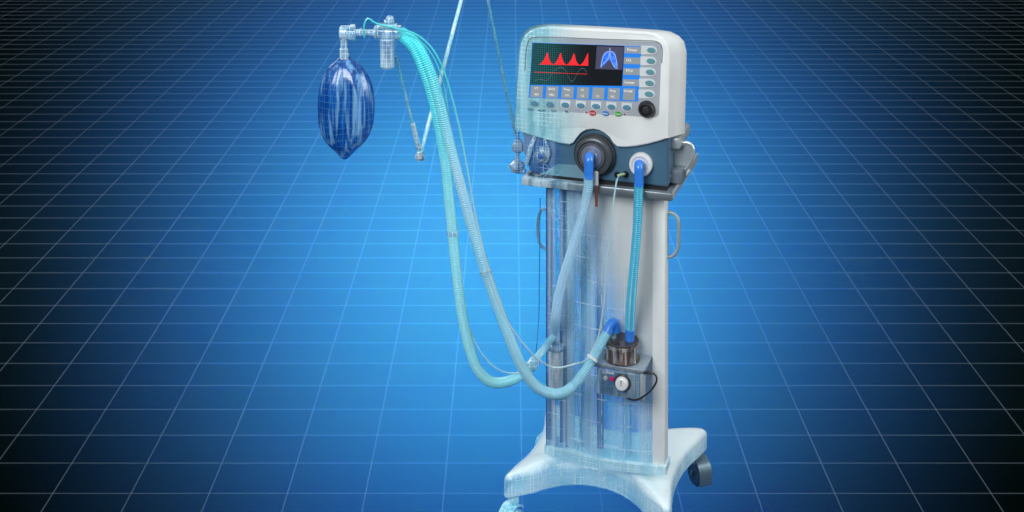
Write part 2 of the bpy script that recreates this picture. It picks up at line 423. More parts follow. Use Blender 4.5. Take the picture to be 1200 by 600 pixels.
# base
def G(px, py, z):
    t = (H-z)*FP/(py+275); w = Vector(((px-600)/FP*t, t, z)); l = w-O; return (l.dot(UD), l.dot(VD))
U0, U1, V0, V1 = -.468, .012, -.035, .415
ZT = .172
def base_outline(ins=0.0):
    pts = []
    k = 14; fw = .050; cr = .016
    def arc(a, c, dep, nrm):
        o = []
        for i in range(1, k):
            t = i/k; s_ = sin(pi*t)**.75
            p = Vector(a).lerp(Vector(c), t)+Vector(nrm)*dep*s_
            o.append((p.x, p.y))
        return o
    def corner(cx, cy, a0):
        return [(cx+cr*cos(radians(a0+q)), cy+cr*sin(radians(a0+q))) for q in (0, 30, 60, 90)]
    pts += corner(U0+cr, V0+cr, 180)
    pts += arc((U0+fw, V0), (U1-fw, V0), .125, (0, 1))
    pts += corner(U1-cr, V0+cr, 270)
    pts += arc((U1, V0+fw), (U1, V1-fw), .030, (-1, 0))
    pts += corner(U1-cr, V1-cr, 0)
    pts += arc((U1-fw, V1), (U0+fw, V1), .10, (0, -1))
    pts += corner(U0+cr, V1-cr, 90)
    pts += arc((U0, V1-fw), (U0, V0+fw), .035, (1, 0))
    return pts
ol = base_outline()
uc, vc = (U0+U1)/2, (V0+V1)/2
def foot(x, y):
    du = min(abs(x-U0), abs(x-U1)); dv = min(abs(y-V0), abs(y-V1))
    return max(0, 1-math.hypot(du, dv)/.17)
rings = []
for sc, dz, top in ((.80, .018, 0), (.62, .012, 0)):
    pass
ol = [(x+(.032*max(0, (y-V0)/(V1-V0))**1.3 if x > uc else 0), y) for x, y in ol]
def ringz(sc, fn): return [Vector((uc+(x-uc)*sc, vc+(y-vc)*sc, fn(x, y, sc))) for x, y in ol]
top = lambda x, y, s_: ZT + .030*(1-s_)/.5 - .004*foot(x, y)
low = lambda x, y, s_: ZT - .050 - .006*foot(x, y)
b = B()
rings = [ringz(.45, lambda x, y, s_: ZT+.026), ringz(.70, lambda x, y, s_: ZT+.018), ringz(.88, lambda x, y, s_: ZT+.008), ringz(.965, lambda x, y, s_: ZT+.001), ringz(.99, lambda x, y, s_: ZT-.005),
         ringz(1.0, lambda x, y, s_: ZT-.012), ringz(1.0, low), ringz(.97, lambda x, y, s_: low(x, y, 1)+.004), ringz(.7, lambda x, y, s_: ZT-.035)]
loft(b, rings)
part('base', b, M_base, TR, ang=50)
b = B()
for q0, q1, zz, dz_ in ((uc0-.006, uc1+.004, zc0, .016),):
    o1 = [(q0+(q1-q0)*t/16, VC-.006-.022*sin(pi*t/16)) for t in range(17)]+[(q1, VC+CD+.006), (q0, VC+CD+.006)]
    loft(b, [[Vector((x, y, zz-.02)) for x, y in o1], [Vector((x, y, zz+.003)) for x, y in o1]])
part('column_collar', b, M_collar, TR)
# casters
def caster(cu, cv, yaw, mf, mw, hood):
    Z = Vector((0, 0, 1)); d = Vector((cos(yaw), sin(yaw), 0)); s = Vector((-sin(yaw), cos(yaw), 0))
    c = Vector((cu, cv, 0))
    b = B()
    cyl(b, c+Z*.088, c+Z*.124, .016, 20, .003)
    # curved hood over twin wheels
    k = 9; r0 = []; rr = []
    for i in range(k+1):
        a = radians(-25+165*i/k)
        rr.append((cos(a), sin(a)))
    for sgn in (-1, 1):
        pass
    wc = c+d*.014+Z*.040
    outer = [(x*.046, z*.052) for x, z in rr]; inner = [(x*.041, z*.047) for x, z in reversed(rr)]
    o2 = outer+inner
    loft(b, [[wc+d*x+Z*z+s*w for x, z in o2] for w in (-.021, -.010, .010, .021)])
    cp = [(x*.046, z*.046) for x, z in rr]
    fk = part('caster', b, mf, TR)
    for w in (-.013, .013):
        b = B(); cyl(b, wc+s*(w-.008), wc+s*(w+.008), .037, 28, .005)
        ob = part('wheel', b, mw, fk)
        ob.parent = fk
    b = B(); cyl(b, wc-s*.027, wc+s*.027, .008, 14, .001); part('axle', b, mf, fk)
caster(U1-.004, V1+.000, radians(-50), M_castf, M_castd, 1)
caster(U0+.028, V1-.030, radians(200), M_castg, M_castg, 1)
caster(U0+.024, V0+.030, radians(-105), M_castg, M_castg, 1)
caster(U1-.028, V0+.028, radians(-75), M_castg, M_castg, 1)
# handles on the column sides
v_ = .10
b = B(); tube(b, [P3(781, 249, v_), P3(788, 249.5, v_), P3(794, 256, v_), P3(795.5, 275, v_), P3(794, 292, v_), P3(788, 300, v_), P3(781, 301, v_)], .0050, 12); part('handle', b, M_hdl, TR)
b = B(); tube(b, [P3(643, 244, v_), P3(635, 246, v_), P3(631, 255, v_), P3(630, 270, v_), P3(632, 284, v_), P3(636, 290, v_), P3(643, 293, v_)], .0042, 12); part('handle', b, M_hdlg, TR, label='see-through blue handle')

# ---------------------------------------------------------------- ventilator unit
VT = thing('ventilator', 'white hospital ventilator with colour screen and two hose ports on the trolley', 'ventilator', (-.21, .14, zR))
head = [(602.5, 152), (603.6, 130), (605, 105), (607, 75), (608, 61), (610, 50), (614.5, 41.5), (621, 36), (630, 32.6), (642, 31.2),
        (700, 34), (758, 37.6), (768, 39.5), (777, 45), (782.5, 53), (785, 66), (784.8, 90), (784, 125), (783, 162.5),
        (775, 165.2), (760, 169.2), (745, 172), (733, 173.2), (724, 172.8), (719.5, 169), (715.5, 162.5), (709, 157), (702, 153.2), (695, 152), (687, 153),
        (680, 157), (675, 163), (671.5, 168), (667, 170.2), (655, 168.4), (640, 164.4), (622, 159.2), (610, 155.2)]
hp = [P(x, y, 0) for x, y in head]
cu_, cz_ = -.205, 1.30
def hring(v_, k, inset=0.0, top=0.0, flat=0.0, bz=None, dz=0.0):
    o = []
    for (u, z) in hp:
        du, dz_ = u-cu_, z-cz_
        L_ = math.hypot(du, dz_); q = 1-inset/L_
        uu = cu_+du*q*k; zz = cz_+dz_*q
        if zz < 1.22 and flat: zz = zz*(1-flat)+(1.158)*flat
        if top and zz > 1.35: zz -= top*(zz-1.35)/.12
        o.append(Vector((uu, v_, zz)))
    return o
b = B()
loft(b, [hring(-.002, 1, .006), hring(-.0005, 1, .003), hring(.003, 1, .0008), hring(.008, 1), hring(.05, 1.075, top=.007, flat=.3), hring(.095, 1.135, top=.013, flat=.7),
         hring(.106, 1.14, .003, top=.014, flat=.8), hring(.125, 1.12, .012, top=.018, flat=1), hring(.20, 1.0, .03, top=.03, flat=1), hring(.26, .9, .05, top=.05, flat=1)])
part('housing', b, M_white, VT, ang=28)
# inset panel
def C1(cx, cy, v_): return P(580+cx/4.8, 20+cy/4.8, v_)
def rpoly(corners, rad, v_, n=6):
    pts = [Vector((*C1(x, y, v_), 0)).to_2d() for x, y in corners]; out = []
    for i, p in enumerate(pts):
        a = pts[i-1]; c = pts[(i+1) % len(pts)]
        r_ = rad[i] if isinstance(rad, (list, tuple)) else rad
        d0 = (a-p).normalized(); d1 = (c-p).normalized()
        s0 = p+d0*r_; s1 = p+d1*r_
        if r_ == 0: out.append((p.x, p.y)); continue
        for k in range(n+1):
            t = k/n; q = s0*(1-t)**2+p*2*t*(1-t)+s1*t*t; out.append((q.x, q.y))
    return out
pc = [(190, 113), (938, 141), (922, 566), (160, 518)]
b = B(); poly(b, rpoly(pc, [.020, .020, .016, .016], -.003), -.0028, .0); part('control_panel', b, M_panel, VT)
# dark upper lip of the recess
b = B()
lip = [(x, y) for x, y in ((168, 300), (176, 180), (186, 140), (200, 121), (240, 113), (600, 124), (850, 132), (905, 136), (930, 150), (940, 175), (938, 260))]
tube(b, [Vector((C1(x, y, -.003)[0], -.003, C1(x, y, -.003)[1])) for x, y in lip], .0014, 8); part('panel_rim', b, solid('rim_grey', (.20, .22, .25), .4), VT)
def quad(b, c, v0, th=.0006): poly(b, [C1(x, y, v0) for x, y in c], v0-th, v0)
S0 = -.0034
b = B(); quad(b, [(210, 143), (825, 164), (805, 474), (190, 452)], S0); SC = part('screen', b, M_scblue, VT, smooth=False)
b = B(); quad(b, [(212, 145), (728, 162), (715, 387), (197, 380)], S0-.001); part('display', b, M_screen, SC, smooth=False)
for (y0, y1) in ((166, 203), (226, 263), (287, 324), (349, 386)):
    k = lambda y: 728-(y-162)*.058; r = lambda y: 825-(y-164)*.065-2
    b = B(); quad(b, [(k(y0)+3, y0), (r(y0), y0+3), (r(y1), y1+3), (k(y1)+3, y1)], S0-.001); part('screen_label', b, M_lbl, SC, smooth=False)
for i in range(7):
    x = 205+i*86.5; y = 386+i*2.6
    b = B(); quad(b, [(x, y), (x+66, y+2), (x+62, y+66), (x-5 if i else x-6, y+64)], S0-.001); part('screen_label', b, M_lbl, SC, smooth=False)
for s_, x, y in (('Power', 772, 185), ('O2', 752, 243), ('PCV', 757, 303), ('Lower', 757, 368)):
    u, z = C1(x, y, S0-.002); b = B(); text(b, s_, u, z, S0-.002, .0100, 1.1); part('label_text', b, M_sclabt, SC, smooth=False)
rows = [('VT', '450'), ('SpO2', '98%'), ('Peep', '5.0'), ('I:E', '1:2'), ('', '12'), ('Freq', 'RC'), ('SCOM', '')]
for i, (a, c) in enumerate(rows):
    x = 233+i*86; y = 402+i*2.6
    for s_, yy in ((a, y), (c, y+33)):
        if s_: u, z = C1(x, yy, S0-.002); b = B(); text(b, s_, u, z, S0-.002, .0082, 1.1); part('label_text', b, M_sclabt, SC, smooth=False)
# waveforms
b = B()
base = lambda x: 264+(x-250)*.028
pk = []
for i in range(4):
    x0 = 250+i*75
    w = [(x0, 0), (x0+12, 5), (x0+24, 22), (x0+32, 34), (x0+38, 52), (x0+44, 66), (x0+48, 62), (x0+52, 42), (x0+58, 22), (x0+66, 8), (x0+74, 1)]
    if i == 3: w = [(x0, 0), (x0+14, 8), (x0+26, 24), (x0+36, 44), (x0+44, 62), (x0+50, 70), (x0+50, 0)]
    up = [(x, base(x)-h) for x, h in w]; dn = [(x, base(x)+2) for x, h in w]
    for k in range(len(up)-1): quad(b, [up[k], up[k+1], dn[k+1], dn[k]], S0-.002)
part('pressure_wave', b, M_scred, SC, smooth=False)
b = B(); quad(b, [(222, 308.5), (520, 320), (520, 322), (222, 310.5)], S0-.002); part('base_line', b, M_scred, SC, smooth=False)
b = B()
cv = [(225, 358), (245, 352), (262, 350), (282, 357), (300, 350), (322, 318), (345, 292), (375, 284), (398, 300), (415, 340), (430, 362), (446, 350), (466, 312), (484, 290), (500, 290), (518, 312)]
sm = spline([Vector((x, y, 0)) for x, y in cv], 5)
for a, c in zip(sm, sm[1:]): quad(b, [(a.x, a.y-1.6), (c.x, c.y-1.6), (c.x, c.y+1.6), (a.x, a.y+1.6)], S0-.003)
part('flow_curve', b, M_sccurve, SC, smooth=False)
b = B(); quad(b, [(573, 164), (725, 169), (716, 297), (565, 292)], S0-.002); part('scan_picture', b, M_lungbg, SC, smooth=False)
Lc = lambda x, y: (570+(x-115)*.336, 167+(y-85)*.336*1.0)
b = B()
for side in ([(335, 160), (300, 165), (262, 190), (235, 235), (210, 300), (195, 370), (185, 435), (215, 420), (250, 385), (290, 345), (325, 310), (338, 290)],
             [(345, 160), (375, 163), (410, 185), (438, 240), (455, 310), (466, 380), (468, 460), (440, 455), (405, 410), (375, 360), (350, 315), (342, 290)]):
    poly(b, [C1(*Lc(x, y), S0-.003) for x, y in side], S0-.0036, S0-.003)
part('lung_image', b, M_lung, SC, smooth=False)
b = B()
def stroke(pts, w, v0):
    s3 = spline([Vector((*Lc(x, y), 0)) for x, y in pts], 4)
    for a, c in zip(s3, s3[1:]):
        d = (c-a).normalized(); nn = Vector((-d.y, d.x, 0))*w
        quad(b, [(a+nn).to_2d()[:], (c+nn).to_2d()[:], (c-nn).to_2d()[:], (a-nn).to_2d()[:]], v0, .0004)
stroke([(330, 165), (290, 172), (250, 205), (222, 270), (203, 350), (192, 430)], 1.6, S0-.004)
stroke([(350, 165), (390, 172), (428, 215), (448, 290), (462, 380), (462, 455)], 1.6, S0-.004)
stroke([(340, 105), (340, 200), (325, 260), (270, 330), (210, 390)], 1.3, S0-.0045)
stroke([(345, 110), (348, 230), (370, 330), (410, 410), (440, 445)], 1.3, S0-.005)
part('lung_outline', b, M_lungrib, SC, smooth=False)
# keys on the right
for i, (x, y) in enumerate(((881, 186), (878, 247), (874, 309), (871, 371), (868, 433))):
    b = B()
    xl = 822-i*3.4
    u0, z0 = C1(xl, y, -.003); u1, z1 = C1(x, y, -.003); hh = .0115
    pts = [(u0, z0-hh), (u0, z0+hh+.001)]+[(u1+.0155*sin(pi*k/12), z1+hh*cos(pi*k/12)) for k in range(13)]
    poly(b, pts, -.0046, -.0028)
    hs = part('key_surround', b, M_key, VT, smooth=False)
    b = B(); lathe(b, (0, 0, 0), (0, -1, 0), [(0, 1), (.5, .98), (1, .85)], 24)
    b.transform(Matrix.Translation((u1, -.0044, z1)) @ Matrix.Diagonal((.0125, .0032, .0078, 1))); part('key', b, M_teal, hs)
for i in range(7):
    x = 225+i*86.2; y = 487+i*3.7
    if i == 0: y = 486
    b = B(); u1, z1 = C1(x, y, -.003); _, zt = C1(x, y-26, -.003); hh = .0105; w = .0145
    pts = [(u1+w, zt), (u1+w, z1)]+[(u1+w*cos(pi*k/12), z1-hh*sin(pi*k/12)) for k in range(1, 12)]+[(u1-w, z1), (u1-w, zt)]
    poly(b, pts, -.0046, -.0028); hs = part('key_surround', b, M_key if i > 1 else M_panel, VT, smooth=False)
    b = B(); lathe(b, (0, 0, 0), (0, -1, 0), [(0, 1), (.5, .98), (1, .85)], 24)
    b.transform(Matrix.Translation((u1, -.0044, z1)) @ Matrix.Diagonal((.0120, .0032, .0078, 1))); part('key', b, M_steelkey, hs)
for x, y, mt, s_ in ((549, 540, M_red, 'STOP'), (622, 542, M_blu, 'MENU'), (693, 545, M_grn, 'START')):
    u1, z1 = C1(x, y, -.003)
    b = B(); lathe(b, (0, 0, 0), (0, -1, 0), [(0, 1), (.5, .98), (1, .85)], 24)
    b.transform(Matrix.Translation((u1, -.0028, z1)) @ Matrix.Diagonal((.0105, .0036, .0070, 1)))
    k = part('command_key', b, mt, VT, label={'STOP': 'red oval key', 'MENU': 'blue oval key', 'START': 'green oval key'}[s_])
    b = B(); text(b, s_, u1, z1, -.0068, .0058, 1.15); part('key_lettering', b, M_txt, k, smooth=False)
for x, y in ((514, 537), (729, 548)):
    u1, z1 = C1(x, y, -.003); b = B(); ball(b, (u1, -.003, z1), .0026, 12); part('indicator_lamp', b, M_red, VT)
for x, y, s_ in ((200, 520, 'ON'), (262, 526, 'AUX'), (331, 528, 'CO'), (405, 532, 'M.')):
    u, z = C1(x, y, -.004); b = B(); text(b, s_, u, z, -.0038, .0085, 1.3); part('panel_lettering', b, M_txtd, VT, smooth=False)
# rotary knob
u1, z1 = C1(856, 513, -.003); c = Vector((u1, -.003, z1))
b = B(); lathe(b, c, (0, -1, 0), [(0, .0220), (.006, .0232), (.014, .0225), (.020, .0190), (.0205, .0150), (.015, .0125), (.0145, .001)], 36)
kb = part('control_knob', b, M_blk, VT, ang=30)
b = B(); lathe(b, c+Vector((0, -.014, 0)), (0, -1, 0), [(0, .0105), (.004, .0095), (.005, .004)], 6); part('knob_cap', b, M_blk2, kb)

# lower body
ul, zl = P(613, 219, .012); ur, zr = P(782.5, 219.5, .008)
bodytop = 1.235
b = B()
xs_ = [ul+.012, ur]
loft(b, [[Vector((ul+.022, y, zr)), Vector((ur, y, zr)), Vector((ur, y, bodytop)), Vector((ul, y, bodytop)), Vector((ul, y, zr+.06))] for y in (.012, .25)])
bmesh.ops.bevel(b, geom=[e for e in b.edges], offset=.003, segments=2, affect='EDGES')
part('lower_body', b, M_body, VT, ang=30)
b = B()
q = [P(x, y, .010) for x, y in ((617, 213), (652, 192.5), (690, 193.5), (690, 215.5), (625, 213.8))]
q = [P(x, y, .010) for x, y in ((612, 216.5), (654, 192), (700, 194.5), (700, 218))]
poly(b, q, .0075, .0105); part('front_plate', b, M_plate, VT)
# black slab put in for the shade of the gap under the body
b = B(); box(b, ul+.015, ur-.002, .006, .25, zR+.0015, zr-.0005); part('gap_shade_slab', b, M_black, VT)
# big port A
cA = P3(696.7, 181.5, 0); b = B(); F_ = (0, -1, 0)
lathe(b, cA+Vector((0, .012, 0)), F_, [(0, .0535), (.028, .0535), (.034, .0515), (.036, .048), (.036, .044), (.030, .0425), (.030, .036)], 48); pa = part('exhalation_port', b, M_dgrey, VT, ang=30)
cA2 = P3(693.5, 183.5, -.02)
b = B(); lathe(b, cA2+Vector((0, .010, 0)), F_, [(0, .040), (.012, .0385), (.016, .0365), (.016, .0345), (.011, .0330)], 48); part('port_ring', b, M_mgrey, pa, ang=30)
b = B(); lathe(b, cA2+Vector((0, .004, 0)), F_, [(0, .0325), (.006, .0320), (.010, .028), (.010, .018), (.014, .016), (.014, .001)], 40); part('port_face', b, M_lgrey, pa, ang=30)
b = B(); lathe(b, cA+Vector((0, .006, 0)), F_, [(0, .060), (.010, .0595), (.012, .0575), (.012, .053)], 48); part('port_gasket', b, M_blk2, pa)
# port B
cB = P3(750.8, 193, 0)
b = B(); lathe(b, cB+Vector((0, .013, 0)), F_, [(0, .0318), (.018, .0318), (.022, .030), (.0225, .026), (.019, .020), (.019, .001)], 40); part('inhalation_port', b, M_wht, VT, ang=30)
# sockets
for px, py in ((723.7, 204.4), (733.4, 203.8)):
    c = P3(px, py, .011); b = B(); lathe(b, c, F_, [(0, .0085), (.006, .0085), (.008, .0070), (.008, .005), (.003, .0045)], 20); part('sensor_socket', b, M_blk, VT, ang=30)
# copper probe
b = B(); cyl(b, P3(698.7, 201, -.03), P3(698.9, 217, -.03), .0062, 16, .001); pr = part('probe_cap', b, M_wht, VT)
b = B(); cyl(b, P3(698.9, 217, -.03), P3(699, 242, -.03), .0040, 16, .001); part('probe_tube', b, M_copper, VT)
# side fittings right: chrome loops, block
def side(px, py, v_): return P3(px, py, v_)
b = B()
lp = [(789, 197), (786, 192), (787, 180), (791, 171), (797, 167.5), (808, 168), (812, 173), (812, 182), (807, 193), (803, 198.5), (796, 200)]
tube(b, [side(x, y, .092) for x, y in lp+[lp[0]]], .0048, 12); part('side_handle', b, M_chrome, VT)
b = B(); pl_ = [P(x, y, .10) for x, y in ((789, 197), (787, 190), (788, 178), (793, 170), (808, 169.5), (811, 174), (810, 184), (804, 194), (799, 199))]
poly(b, pl_, .098, .112); part('handle_plate', b, M_hdl, VT)
u0, z0 = P(786, 212, .07); u1, z1 = P(801, 198, .07)
b = B(); box(b, ur-.004, u1, .05, .115, z0, z1, .003); part('side_block', b, M_boxg, VT)
b = B()
tube(b, [side(784, 205, .05), side(792, 214, .08), side(802, 206, .14), side(807, 200, .17)], .006, 10); part('side_rail', b, M_chrome, VT)
u0, z0 = P(783, 168, .04)
b = B(); box(b, ur-.01, u0+.030, .06, .22, z0-.022, z0+.012, .008); part('side_bracket', b, M_alu, VT)
# tray's folded right edge (belongs to the trolley)
u0, z0 = P(787, 231, -.012)
b = B(); loft(b, [[Vector((u0-.001, -.006, zB+.002)), Vector((u0+.006, -.004, zB+.010)), Vector((u0+.008, -.004, zR+.004)), Vector((u0, -.006, zR+.003))],
                  [Vector((u0-.001, .31, zB+.002)), Vector((u0+.015, .31, zB+.016)), Vector((u0+.018, .31, zR+.020)), Vector((u0+.010, .31, zR+.018))]])
part('tray_lip', b, M_alu, TR)

# ---------------------------------------------------------------- left-hand fittings of the ventilator: hex tap
c = P3(636.5, 180.5, .012)
b = B(); lathe(b, c, F_, [(0, .024), (.010, .024), (.012, .021)], 6); tp = part('hex_tap', b, M_joint, VT, ang=20)
b = B(); lathe(b, c+Vector((0, -.012, 0)), F_, [(0, .015), (.010, .014), (.014, .010)], 24); part('tap_ring', b, M_clear, tp)
b = B(); ball(b, c+Vector((0, -.022, 0)), .0080); part('tap_core', b, solid('tap_blue', (.02, .12, .5), .3), tp)
b = B(); tube(b, [P3(627, 160, .01), P3(622, 172, -.005), P3(619, 184, -.005), P3(617, 192, .005)], .0065, 10); part('bypass_tube', b, M_clear, VT)
b = B(); tube(b, [P3(638, 158, .01), P3(640, 168, .0), P3(643, 178, .0), P3(641, 188, .005)], .005, 10); part('bypass_tube', b, M_joint, VT)

# ---------------------------------------------------------------- humidifier
VH = VC-.01
hz0 = P(720, 463, -.02)[1]; hz1 = P(720, 433, -.03)[1]
HM = thing('humidifier', 'small grey heater humidifier with brown chamber and white dial on the column', 'humidifier', (P(725, 450, 0)[0], 0, hz0))
ua_, _ = P(699, 440, -.03); ub_, _ = P(750, 440, -.03)
b = B(); box(b, ua_, ub_, -.03, VC-.002, hz0, hz1, .005); hb = part('heater_body', b, M_hbody, HM)
b = B(); box(b, ua_+.010, ub_-.012, -.0335, -.0302, hz0+.006, hz1-.006, .0015); part('control_face', b, M_hface, hb)
b = B(); box(b, ua_-.012, ub_+.014, -.036, VC-.004, hz1+.001, hz1+.014, .004); part('heater_plate', b, solid('plate_grey', (.36, .43, .50), .3, .5), HM)
b = B(); box(b, ub_+.0005, ub_+.010, -.033, -.005, hz0, hz1, .002); part('side_clamp', b, M_alu, HM)
cx, cz = P(730, 420, .012)
b = B(); lathe(b, (cx-.002, .010, hz1+.0145), (0, 0, 1), [(0, .047), (.004, .048), (.006, .0445), (.036, .0445), (.038, .048), (.046, .048), (.050, .043), (.053, .02)], 40); ch = part('water_chamber', b, M_chamb, HM, ang=30)
b = B(); cyl(b, (cx-.002, .010, hz1+.0625), (cx-.002, .010, hz1+.0690), .0475, 36, .002); part('chamber_lid', b, M_lid, ch)
b = B(); cyl(b, (cx-.002, .010, hz1+.0142), (cx-.002, .010, hz1+.0200), .0500, 36, .002); part('chamber_rim', b, M_lid, ch)
for dx in (-.036, -.014, .018, .040):
    b = B(); cyl(b, (cx+dx, .010-math.sqrt(max(0, .047**2-dx*dx)), hz1+.018), (cx+dx, .010-math.sqrt(max(0, .047**2-dx*dx)), hz1+.058), .0026, 10); part('chamber_post', b, M_chambr, ch)
b = B(); cyl(b, (cx+.012, -.022, hz1+.02), (cx+.012, -.022, hz1+.058), .011, 14); part('chamber_core', b, M_copper, ch)
b = B(); cyl(b, (cx-.018, -.018, hz1+.018), (cx-.018, -.018, hz1+.058), .009, 14); part('chamber_core', b, M_chambr, ch)
b = B(); cyl(b, (cx-.002, .010, hz1+.020), (cx-.002, .010, hz1+.046), .034, 24); part('chamber_float', b, M_blk2, ch)
zt_ = hz1+.066
for px, py in ((719, 384), (738, 394)):
    u, z = P(px, py, .01); b = B(); cyl(b, (u, .010, zt_-.006), (u, .010, z+.0), .0085, 16, .001); part('chamber_neck', b, M_clear, ch)
u, z = P(729.5, 448, -.034); b = B(); lathe(b, (u, -.0335, z), F_, [(0, .0235), (.004, .0235), (.006, .021)], 32); dl = part('dial_ring', b, M_blk2, HM)
b = B(); lathe(b, (u, -.0395, z), F_, [(0, .0185), (.010, .017), (.012, .014), (.0122, .001)], 32); part('dial', b, M_wht, dl, ang=30)
b = B(); box(b, u-.0015, u+.0015, -.0535, -.0515, z-.002, z+.014); part('dial_mark', b, M_alu, dl)
u, z = P(717, 444, -.035); b = B(); lathe(b, (u, -.0335, z), F_, [(0, .0065), (.003, .006), (.004, .003)], 18); part('power_lamp', b, M_pink, HM)
u, z = P(709.5, 443.5, -.035); b = B(); lathe(b, (u, -.0335, z), F_, [(0, .0065), (.003, .006), (.004, .003)], 18); part('push_button', b, M_alu, HM)
u, z = P(713, 437, -.035); b = B(); text(b, 'LUNAR', u, z, -.0342, .0095, 1.1); part('face_lettering', b, M_txt, HM, smooth=False)
b = B(); tube(b, [P3(752, 437, -.02), P3(757, 436.8, -.04), P3(763, 436.6, -.05), P3(768.5, 440, -.05), P3(769.5, 446, -.05), P3(764, 456, -.05), P3(755, 464, -.05), P3(746, 468.5, -.045), P3(737, 467.5, -.03), P3(731, 463, -.02)], .0026, 10); cb = part('heater_cable', b, M_blkcable, HM)
b = B(); cyl(b, P3(755, 437, -.034), P3(762, 436.6, -.05), .0045, 12, .001); part('cable_plug', b, M_blkcable, cb)

# ---------------------------------------------------------------- water trap jar on the left rail
u, zt = P(651.5, 402, VC-.03); _, zb = P(651.5, 455, VC-.03)
WJ = thing('water_trap', 'clear glass jar hanging on the see-through left side of the column', 'water trap', (u, VC-.03, zb))
c = Vector((u, VC-.03, zb))
Lh = zt-zb
b = B(); lathe(b, c, (0, 0, 1), [(0, .014), (.004, .0195), (.012, .021), (Lh-.028, .021), (Lh-.018, .0185), (Lh-.016, .0185)], 28); part('jar', b, M_jar, WJ, ang=30)
b = B(); cyl(b, c+Vector((0, 0, .02)), c+Vector((0, 0, Lh-.02)), .008, 16); part('float_tube', b, M_joint, WJ)
b = B(); lathe(b, c+Vector((0, 0, Lh-.018)), (0, 0, 1), [(0, .0215), (.006, .0225), (.010, .0225), (.014, .014), (.024, .012)], 28); part('lid', b, M_joint, WJ, ang=30)

# ---------------------------------------------------------------- breathing hoses
def Yf(px, v_): return MW(px, 300, v_).y
m_ = None; CY = (.10, .72, .74); CY2 = (.20, .70, .76); PALE = (.42, .62, .78); DC = (.03, .32, .42)
m_exp = hose_mat('expiratory_hose', [(1.0, (.42, .95, 1.0), .62), (1.30, (.13, .90, 1.0), .74), (1.45, (.10, .90, 1.0), .88), (1.75, (.05, .93, 1.0), .97)])
m_ins = hose_mat('inspiratory_hose', [(.94, (.40, .80, .95), .66), (1.12, (.52, .84, 1.0), .66), (1.30, (.28, .86, 1.0), .74), (1.45, (.10, .90, 1.0), .9), (1.75, (.05, .93, 1.0), .97)])
m_portA = hose_mat('port_hose', [(1.0, (.52, .80, 1.0), .55), (1.12, (.22, .62, .82), .8), (1.2, (.03, .42, .58), .97)])
m_portB = hose_mat('short_port_hose', [(.95, (.06, .46, .68), .97), (1.2, (.03, .42, .56), .98)])
Ya = 3.28
def hose(name, label, pts, r, mat, base=None):
    b = B(); corr(b, pts, r)
    root = thing(name, label, 'hose', base or pts[0], I4, 'breathing hoses')
    part('corrugated_tube', b, mat, root, I4, ang=180)
    return root
def cuff(root, p0, p1, r, mat, name='cuff', bev=.002):
    b = B(); cyl(b, p0, p1, r, 24, bev); return part(name, b, mat, root, I4)
E1 = [W(468, 40, Ya), W(484, 56, Ya), W(497, 84, Ya), W(507, 115, Ya+.01), W(515, 150, Ya+.02), W(521, 185, Ya+.03), W(526, 230, Ya+.04), W(530.5, 275, Ya+.05), W(535, 320, Ya+.05), W(541, 365, Ya+.05), W(549, 403, Ya+.06), W(560, 433, Ya+.07), W(577, 448, Ya+.09), W(598, 446, Ya+.12), W(616, 436, Ya+.15), W(625, 426, Ya+.17)]
h1 = hose('breathing_hose', 'outer cyan hose that swings lowest left and bends up to the water trap', E1, .0125, m_exp)
jx = MW(650, 396, VC-.03)
b = B(); tube(b, [W(623, 428.5, Ya+.165), W(634, 413, Ya+.19), W(643, 401, jx.y-.04), MW(649, 394, VC-.04)], .0105, 16); part('end_tube', b, m_ins, h1, I4)
cuff(h1, W(621, 431, Ya+.16), W(628, 421.5, Ya+.175), .0150, M_clear, 'clip')
b = B(); lathe(b, W(530.5, 273, Ya+.05), (0, 0, 1), [(-.006, .0125), (-.005, .0155), (.005, .0155), (.006, .0125)], 20); part('clip', b, M_clear, h1, I4)
uE, zE = P(716, 383, .010)
E2 = [W(470, 37, Ya+.02), W(487, 50, Ya+.0), W(502, 78, Ya-.01), W(514, 115, Ya-.01), W(525, 160, Ya), W(538, 210, Ya), W(552, 262, Ya+.01), W(566, 308, Ya+.01), W(582, 355, Ya+.02), W(598, 398, Ya+.03), W(613, 432, Ya+.05), W(631, 455, Ya+.08), W(651, 462, Ya+.10), MW(671, 453, -.10), MW(686, 434, -.08), MW(699, 412, -.05), MW(709, 394, -.02), MW(714.5, 385, -.005)]
h2 = hose('breathing_hose', 'cyan hose turning pale that loops under the jar to the humidifier elbow', E2, .0130, m_ins)
b = B(); tube(b, [MW(711, 391, -.015), MW(715.5, 382, -.002), MW(719, 378.5, .006), MW(721, 381, .010), MW(721, 389, .010)], .0140, 18, .003); part('elbow', b, M_elb, h2, I4)
b = B(); d = (W(570, 322, Ya+.01)-W(566, 308, Ya+.01)); lathe(b, W(569, 318, Ya+.01), d, [(-.006, .013), (-.005, .0158), (.005, .0158), (.006, .013)], 20); part('clip', b, M_clear, h2, I4)
p_ = MW(694, 420, -.065); d = MW(699, 412, -.05)-MW(686, 434, -.08)
b = B(); lathe(b, p_, d, [(-.004, .0135), (-.0035, .0165), (.0035, .0165), (.004, .0135)], 20); part('clip', b, M_wht, h2, I4)
A3 = [MW(690, 206, -.062), MW(689, 222, -.062), MW(684.5, 245, -.06), MW(677.5, 270, -.06), MW(669, 298, -.06), MW(660.5, 325, -.055), MW(654.5, 350, -.05), MW(651, 372, -.04), MW(650, 390, VC-.035), MW(651, 399, VC-.03)]
h3 = hose('breathing_hose', 'blue hose curving from the large grey port down to the water trap', A3, .0128, m_portA)
